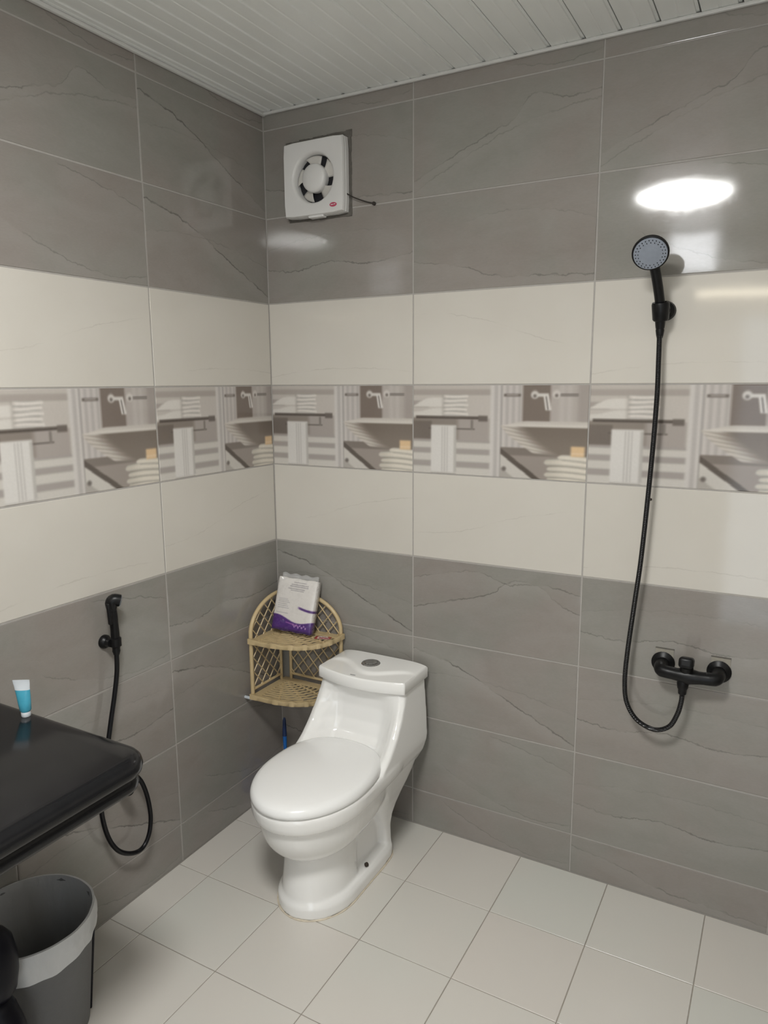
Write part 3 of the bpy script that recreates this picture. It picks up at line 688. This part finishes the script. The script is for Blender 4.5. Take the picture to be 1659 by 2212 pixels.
# ------------------------------------------------------------------ exhaust fan
FC = Vector((.240, -.0, 2.345))
fan = thing('exhaust_fan', 'square white exhaust fan with red badge high on the corner wall', 'fan', (FC.x, 0, FC.z))
def rsq(h, r, y, n=8):
    P = []
    for cx, cz, a0 in ((h - r, h - r, 0), (-h + r, h - r, 90), (-h + r, -h + r, 180), (h - r, -h + r, 270)):
        for k in range(n): a = math.radians(a0 + 90 * k / (n - 1)); P.append((cx + r * math.cos(a), y, cz + r * math.sin(a)))
    return P
def circ(r, y, n=32): return [(r * math.cos(math.radians(45 / 4 * 0) + 2 * PI * (k + .0) / n), y, r * math.sin(2 * PI * k / n)) for k in range(n)]
def sq_match(h, r, y):
    n = 32; P = []
    for k in range(n):                      # ray cast square corner-matched ring
        a = 2 * PI * k / n; c, s = math.cos(a), math.sin(a); e = 26.0; q = (abs(c) ** e + abs(s) ** e) ** (-1 / e); P.append((h * q * c, y, h * q * s))
    return P
fr = MB(); H = .123
fr.loft([sq_match(H, 0, -.006), sq_match(H, 0, -.024), sq_match(H * .985, 0, -.0255), sq_match(H * .985, 0, -.028), sq_match(H, 0, -.0295), sq_match(H, 0, -.038), sq_match(H * .975, 0, -.044), circ(.089, -.044), circ(.084, -.042), circ(.080, -.034), circ(.078, -.010)], True, False)
fr.build('frame', M_FANW, fan, True, angle=50)
MB().lathe([(.078, .0085), (.001, .0085)], axis=(0, -1, 0), n=32, cap0=False).build('duct_opening', M_DARK, fan)
hub = MB().lathe([(.046, .012), (.048, .030), (.046, .040), (.040, .0445), (.02, .0465), (.002, .047)], axis=(0, -1, 0), n=32).build('hub', M_FANW, fan, True, angle=60)
for k in range(5):
    a0 = 2 * PI * k / 5 + .30; V = []
    for i in range(7):
        for j in range(7):
            r = .040 + .036 * i / 6; a = a0 + (j / 6 - .5) * (.60 + .22 * i / 6) + .15 * i / 6; y = -.020 - .013 * (j / 6 - .5)
            V.append((r * math.cos(a), y, r * math.sin(a)))
    o = MB().add(V, [(i * 7 + j, i * 7 + j + 1, i * 7 + j + 8, i * 7 + j + 7) for i in range(6) for j in range(6)]).build('blade', M_FANB, fan, True, angle=180)
    sd = o.modifiers.new('thick', 'SOLIDIFY'); sd.thickness = .0018
MB().lathe([(1, .0435), (1, .0447)], (.085, 0, -.098), (0, -1, 0), 24)
bd = MB().lathe([(.013, .0435), (.013, .0450), (.011, .0453)], (0, 0, 0), (0, -1, 0), 28); bd.v = [(x * 1.1 + .082, y, z * .55 - .097) for x, y, z in bd.v]
badge = bd.build('badge', M_RED, fan)
bt = MB().box((.078, -.0455, -.097), (.010, .0006, .0026)).box((.088, -.0455, -.096), (.006, .0006, .0026)); bt.build('badge_lettering', M_FANW, badge)
MB().box((.005, -.026, -.124), (.062, .026, .012)).build('switch_tab', M_FANW, fan, bevel=.004)
o = MB(); o.tube(smooth_path([(.118, -.018, -.060), (.150, -.020, -.078), (.190, -.012, -.094), (.216, -.004, -.101)], 6), .0022, 8); o.build('power_cord', M_CORD, fan, True)
MB().lathe([(.006, 0), (.006, .007), (.004, .009)], (.219, -.0002, -.102), (0, -1, 0), 12).build('cord_clip', M_CORD, fan, True)
mt = MB(); random.seed(9)
def jag(x0, z0, x1, z1, n=14, wd=.013):
    for i in range(n):
        a, b = i / n, (i + 1) / n; cx, cz = x0 + (x1 - x0) * (a + b) / 2, z0 + (z1 - z0) * (a + b) / 2; L = math.hypot(x1 - x0, z1 - z0) / n * 1.2
        k = random.uniform(.8, 1.25); hz = abs(x1 - x0) > abs(z1 - z0)
        mt.box((cx, -.0009, cz), (L if hz else wd * k, .0022 + .001 * random.random(), wd * k if hz else L))
jag(-.138, .130, .132, .134, wd=.020); jag(-.130, -.124, .128, -.127, wd=.009); jag(.126, -.124, .126, .131, wd=.010); jag(-.130, -.12, -.132, .126, wd=.011)
mt.build('mortar_patch', M_MORTAR, fan)
# ------------------------------------------------------------------ shower set
MX = Vector((1.539, 0, .800))
mix = thing('shower_mixer', 'matte black wall shower mixer with lever below the cream tiles', 'mixer tap', MX)
for s_ in (-1, 1):
    e = MB().lathe([(.034, 0), (.034, .004), (.026, .010), (.018, .014), (.016, .03)], (s_ * .078, 0, .004), (0, -1, 0), 28).build('escutcheon', M_BLACK, mix, True, angle=35)
    MB().box((s_ * .078 + .003, -.0012, .034), (.052, .0024, .030)).build('wall_cut', M_CUT, mix)
    MB().box((s_ * .078 + .003, -.0016, .0485), (.054, .0032, .003)).build('cut_edge', M_MORTAR, mix)
    MB().tube(smooth_path([(s_ * .078, -.012, .004), (s_ * .078, -.045, .003), (s_ * .070, -.060, .0), (s_ * .045, -.064, -.001)], 5), [.020] * 11 + [.019] * 5, 18).build('connector', M_BLACK, mix, True)
MB().tube([(-.058, -.064, 0), (-.03, -.065, -.002), (0, -.066, -.002), (.03, -.065, -.002), (.058, -.064, 0)], [.018, .019, .024, .019, .018], 20).build('mixer_body', M_BLACK, mix, True)
MB().tube([(-.004, -.066, .012), (-.004, -.070, .030)], [.019, .018], 18).build('cartridge', M_BLACK, mix, True)
MB().box((-.004, -.085, .046), (.040, .052, .032), Matrix.Rotation(math.radians(-16), 3, 'X')).build('lever', M_BLACK, mix, True, bevel=.009, seg=3)
MB().lathe([(.015, 0), (.017, .012), (.015, .026), (.0125, .030), (.0115, .044), (.008, .048)], (-.012, -.066, -.014), (0, 0, -1), 18).build('hose_outlet', M_BLACK, mix, True, angle=35)
HO = Vector((1.409, 0, 1.845))
hold = thing('shower_holder', 'black wall bracket holding the hand shower', 'bracket', HO)
MB().lathe([(.027, 0), (.027, .006), (.024, .014), (.017, .018), (.015, .034)], (0, 0, 0), (0, -1, 0), 26).build('wall_flange', M_BLACK, hold, True, angle=35)
MB().lathe([(.019, -.024), (.022, -.02), (.024, .02), (.022, .026), (.0168, .026), (.0162, -.024), (.019, -.024)], (-.006, -.058, -.006), (-.02, -.25, .97), 24, False, False).build('cradle', M_BLACK, hold, True, angle=35)
hs = thing('hand_shower', 'black hand shower with round grey spray face in the wall bracket', 'shower head', (HO.x, -.05, HO.z))
horg = (HO.x, -.05, HO.z)
hc = Vector((1.383, -.150, 1.985)); hn = Vector((.12, -.83, -.56)).normalized()
hpath = smooth_path([(1.402, -.046, 1.795), (1.402, -.058, 1.845), (1.398, -.078, 1.89), (1.392, -.103, 1.935), (1.386, -.122, 1.967)], 5)
MB().tube(hpath, [.012, .013, .014, .0145, .015, .015] + [.0135] * (len(hpath) - 11) + [.0135, .014, .015, .017, .02], 16).build('handle', M_BLACK, hs, True, horg)
MB().lathe([(.014, -.036), (.032, -.022), (.044, -.010), (.0475, .001), (.047, .006), (.043, .008)], hc, hn, 40).build('head', M_BLACK, hs, True, horg, angle=50)
fp = MB().lathe([(.0433, .0075), (.042, .0105), (.03, .0112), (.012, .0125), (.001, .0125)], hc, hn, 40).build('spray_plate', M_FACE, hs, True, horg, angle=50)
U_ = hn.cross(Vector((0, 0, 1))).normalized(); V_ = hn.cross(U_)
nz = MB()
for rr, nn in ((.0375, 26), (.031, 20)):
    for k in range(nn):
        a = 2 * PI * k / nn; nz.lathe([(.0015, 0), (.0012, .0015)], hc + hn * .0108 + (U_ * math.cos(a) + V_ * math.sin(a)) * rr, hn, 6)
nz.build('nozzles', M_BLACK, fp, False, horg)
MB().lathe([(.010, 0), (.012, .008), (.010, .022), (.008, .030)], (1.402, -.046, 1.798), (.0, .1, -1), 16).build('hose_nut', M_BLACK, hs, True, horg)
hz_ = MB(); hp = smooth_path([(1.402, -.048, 1.775), (1.404, -.05, 1.70), (1.406, -.055, 1.60), (1.402, -.058, 1.42), (1.390, -.06, 1.15), (1.378, -.06, 1.00), (1.365, -.06, .84), (1.362, -.06, .74), (1.372, -.06, .675), (1.405, -.062, .628), (1.455, -.064, .610), (1.497, -.066, .630), (1.518, -.066, .675), (1.526, -.066, .715), (1.527, -.066, .737)], 10)
hz_.tube(hp, .0072, 12)
ho = hz_.build('shower_hose', M_HOSE, None, True, (1.40, -.06, 1.2)); ho.location = (1.40, -.06, 1.2); tag(ho, 'long black flexible hose looping from shower mixer up to hand shower', 'hose')
sp_ = MB().lathe([(.004, 0), (.004, .003), (.002, .005)], (0, 0, 0), (0, -1, 0), 10).build('wall_screw', M_RUST, None, True); sp_.location = (1.397, 0, 1.303); tag(sp_, 'tiny dark screw in the cream tile beside the shower hose', 'screw')
# ------------------------------------------------------------------ bidet sprayer on the left wall
BY = -.840
bh = thing('sprayer_holder', 'small black wall hook holding the bidet sprayer', 'bracket', (0, BY, .893))
MB().lathe([(.021, 0), (.021, .006), (.017, .012), (.013, .016), (.012, .03)], (0, -.01, 0), (1, 0, 0), 22).build('wall_flange', M_BLACK, bh, True, angle=35)
MB().lathe([(.0135, -.014), (.0165, -.012), (.0165, .012), (.0135, .014)], (.034, .004, 0), (0, 0, 1), 20).build('cradle', M_BLACK, bh, True, angle=35)
sy = thing('bidet_sprayer', 'black bidet hand sprayer hanging on the left wall above the counter', 'bidet sprayer', (.034, BY + .004, .893)); so = (.034, BY + .004, .893)
MB().tube(smooth_path([(.034, BY + .004, .872), (.034, BY + .004, .92), (.036, BY + .0, .965), (.038, BY - .004, 1.0)], 5), [.0115] * 4 + [.0125] * 6 + [.0135] * 6, 14).build('handle', M_BLACK, sy, True, so)
MB().tube(smooth_path([(.038, BY - .005, .995), (.040, BY - .006, 1.015), (.045, BY - .001, 1.026), (.056, BY + .012, 1.022)], 5), [.0135, .0145, .0155, .0165, .0175] + [.0185] * 11, 16).build('spray_head', M_BLACK, sy, True, so)
MB().lathe([(.016, 0), (.0165, .003), (.010, .004)], (.056, BY + .012, 1.022), (.75, .62, -.2), 16).build('spray_face', M_FACE, sy, True, so)
MB().box((.050, BY - .024, .990), (.012, .012, .066), Matrix.Rotation(math.radians(3), 3, 'X')).build('trigger', M_BLACK, sy, True, so, bevel=.004)
MB().lathe([(.010, 0), (.012, .008), (.009, .02)], (.034, BY + .004, .874), (0, 0, -1), 14).build('hose_nut', M_BLACK, sy, True, so)
vo_ = (0, -.850, .425)
vl = thing('angle_valve', 'black angle valve low on the left wall under the countertop', 'valve', vo_)
MB().lathe([(.026, 0), (.026, .004), (.018, .009), (.011, .012), (.011, .045)], vo_, (1, 0, 0), 22).build('flange', M_BLACK, vl, True, vo_, angle=35)
MB().lathe([(.014, .034), (.016, .040), (.016, .066), (.013, .070)], vo_, (1, 0, 0), 16).build('valve_knob', M_BLACK, vl, True, vo_, angle=35)
MB().tube([(.034, -.850, .425), (.034, -.840, .452)], [.010, .009], 12).build('outlet', M_BLACK, vl, True, vo_)
bp = smooth_path([(.034, BY + .004, .856), (.032, -.838, .80), (.030, -.850, .735), (.030, -.870, .66), (.032, -.893, .58), (.036, -.925, .48), (.040, -.938, .40), (.042, -.925, .31), (.044, -.895, .245), (.044, -.850, .205), (.044, -.805, .192), (.043, -.772, .218), (.042, -.757, .275), (.040, -.762, .345), (.038, -.778, .405), (.036, -.800, .443), (.034, -.822, .462), (.034, -.838, .452)], 10)
bo = MB().tube(bp, .0072, 12).build('bidet_hose', M_BLACKS, None, True, (.04, -.85, .5)); bo.location = (.04, -.85, .5); tag(bo, 'short black hose hanging in a loop below the bidet sprayer', 'hose')
# ------------------------------------------------------------------ counter
def plan(ins, z, x1=.565, y0=-1.187, y1=-2.40, r=.075, n=14):
    a, b, c, d = 0.0005, x1 - ins, y0 - ins, y1; rr = max(r - ins, .01)
    P = [(a, d, z), (b, d, z)]
    for k in range(n + 1): t = PI / 2 * k / n; P.append((b - rr + rr * math.cos(t), c - rr + rr * math.sin(t), z))
    return P + [(a, c, z)]
prof = [(.050, .768), (.022, .768), (.014, .771), (.011, .779), (.012, .793), (.016, .799), (.010, .803), (.003, .810), (0, .822), (.003, .834), (.010, .842), (.018, .847), (.030, .850)]
ct = MB().loft([plan(i, z) for i, z in prof]).build('countertop', M_GRANITE, None, True, (.27, -1.8, .768), angle=50); ct.location = (.27, -1.8, .768)
tag(ct, 'glossy black granite countertop with moulded rounded edge at lower left', 'countertop')
ctl = []
bs = thing('wash_basin', 'black oval wash basin rim on the granite counter at the left edge', 'basin', (.26, -1.625, .850))
bn = MB().lathe([(.97, .0), (1.0, .006), (.985, .012), (.94, .013), (.90, .008), (.6, .003), (.05, .002)], n=56); bn.v = [(x * .17, y * .225, z) for x, y, z in bn.v]
bn.build('bowl', M_BLACKS, bs, True, angle=70)
MB().lathe([(.018, .002), (.018, .005), (.012, .006)], n=20).build('drain', M_CHROME, bs, True)
# gel tube
tb = thing('gel_tube', 'small clear tube of blue gel standing on its cap on the black counter', 'tube', (.158, -1.222, .850), math.radians(32))
def tring(wx, wy, z, n=28, dx=0.0): return [(dx + wx * math.cos(2 * PI * k / n), wy * math.sin(2 * PI * k / n), z) for k in range(n)]
MB().loft([tring(.0105, .0105, .012), tring(.0135, .0125, .016), tring(.0155, .0115, .036, dx=-.001), tring(.0172, .0085, .056, dx=-.002), tring(.0182, .0060, .068, dx=-.003)]).build('gel_body', M_GEL, tb, True, angle=60)
MB().loft([tring(.0182, .0060, .068, dx=-.003), tring(.0190, .0035, .077, dx=-.0035), tring(.0200, .0013, .084, dx=-.004), tring(.0205, .0010, .093, dx=-.0045)]).build('crimped_end', M_CLEAR, tb, True, angle=60)
MB().loft([tring(.0105, .0105, 0), tring(.0112, .0112, .002), tring(.0112, .0112, .011), tring(.0100, .0100, .0125)]).build('cap', M_CLEAR, tb, True, angle=40)
# ------------------------------------------------------------------ waste bin
BC = Vector((.160, -1.268, 0)); BZ, BR = .330, .150
wb = thing('waste_bin', 'grey plastic waste bin with white liner under the counter', 'waste bin', BC)
MB().lathe([(.118, 0), (.120, .004), (BR, BZ - .006), (BR + .003, BZ), (BR - .001, BZ), (BR - .006, BZ - .008), (.114, .012), (.02, .010)], n=56).build('bin_body', M_BIN, wb, True, angle=50)
da = math.atan2(.85, .53)
MB().tube([((.121) * math.cos(da), .121 * math.sin(da), .004), ((BR + .001) * math.cos(da), (BR + .001) * math.sin(da), BZ - .03)], .005, 8).build('seam_strip', M_NAVY, wb, True)
ln = bpy.data.objects.new('bin_liner', None); C.objects.link(ln); ln.parent = wb; ln.empty_display_size = .02
random.seed(3)
def lring(r, z, wob, zw=0.0, ph=0.0, n=96):
    return [((r + wob * math.sin(7 * t + ph) + wob * .6 * math.sin(17 * t + 2 * ph)) * math.cos(t), (r + wob * math.sin(7 * t + ph) + wob * .6 * math.sin(17 * t + 2 * ph)) * math.sin(t), z + zw * math.sin(3 * t + ph) + zw * .5 * math.sin(8 * t)) for t in (2 * PI * k / n for k in range(n))]
MB().loft([lring(BR + .004, BZ - .068, .0025, .006), lring(BR + .007, BZ - .050, .002, .004), lring(BR + .006, BZ - .034, .003, .002, .6), lring(BR + .009, BZ - .026, .0015, .002, .6), lring(BR + .006, BZ - .012, .001), lring(BR + .0045, BZ + .003, .0005), lring(BR - .001, BZ + .0035, .0005)], False, False).build('folded_skirt', M_LINER, ln, True, angle=70)
MB().loft([lring(BR - .001, BZ + .0035, .0005), lring(BR - .013, BZ - .02, .0015), lring(BR - .026, BZ - .12, .003, 0, 1), lring(.098, .03, .003, 0, 1.4)], False, False).build('inner_bag', M_LINERI, ln, True, angle=180)
# black drain trap hanging from the counter, at the left edge
TP = Vector((.280, -1.436, 0))
tr = thing('drain_trap', 'black plastic drain trap below the counter, in front of the waste bin', 'drain trap', (TP.x, TP.y, .30))
to_ = (TP.x, TP.y, .30)
MB().lathe([(.012, .280), (.028, .286), (.042, .308), (.049, .35), (.049, .39), (.042, .43), (.028, .452), (.019, .46)], TP, (0, 0, 1), 36).build('trap_cup', M_NAVY, tr, True, to_, angle=60)
MB().tube([(TP.x, TP.y, .475), (TP.x, TP.y, .768)], .018, 16).build('tail_pipe', M_NAVY, tr, True, to_)
MB().tube(smooth_path([(TP.x - .04, TP.y, .44), (TP.x - .12, TP.y - .02, .44), (.004, TP.y - .03, .44)], 6), .017, 16).build('wall_pipe', M_NAVY, tr, True, to_)
MB().tube(smooth_path([(TP.x, TP.y, .292), (TP.x + .005, TP.y, .26), (TP.x + .03, TP.y + .005, .20), (TP.x + .03, TP.y, .10), (TP.x + .02, TP.y, .0)], 6), [.014, .016, .020, .026, .030, .032] + [.034] * 19, 18).build('waste_pipe', M_NAVY, tr, True, to_)
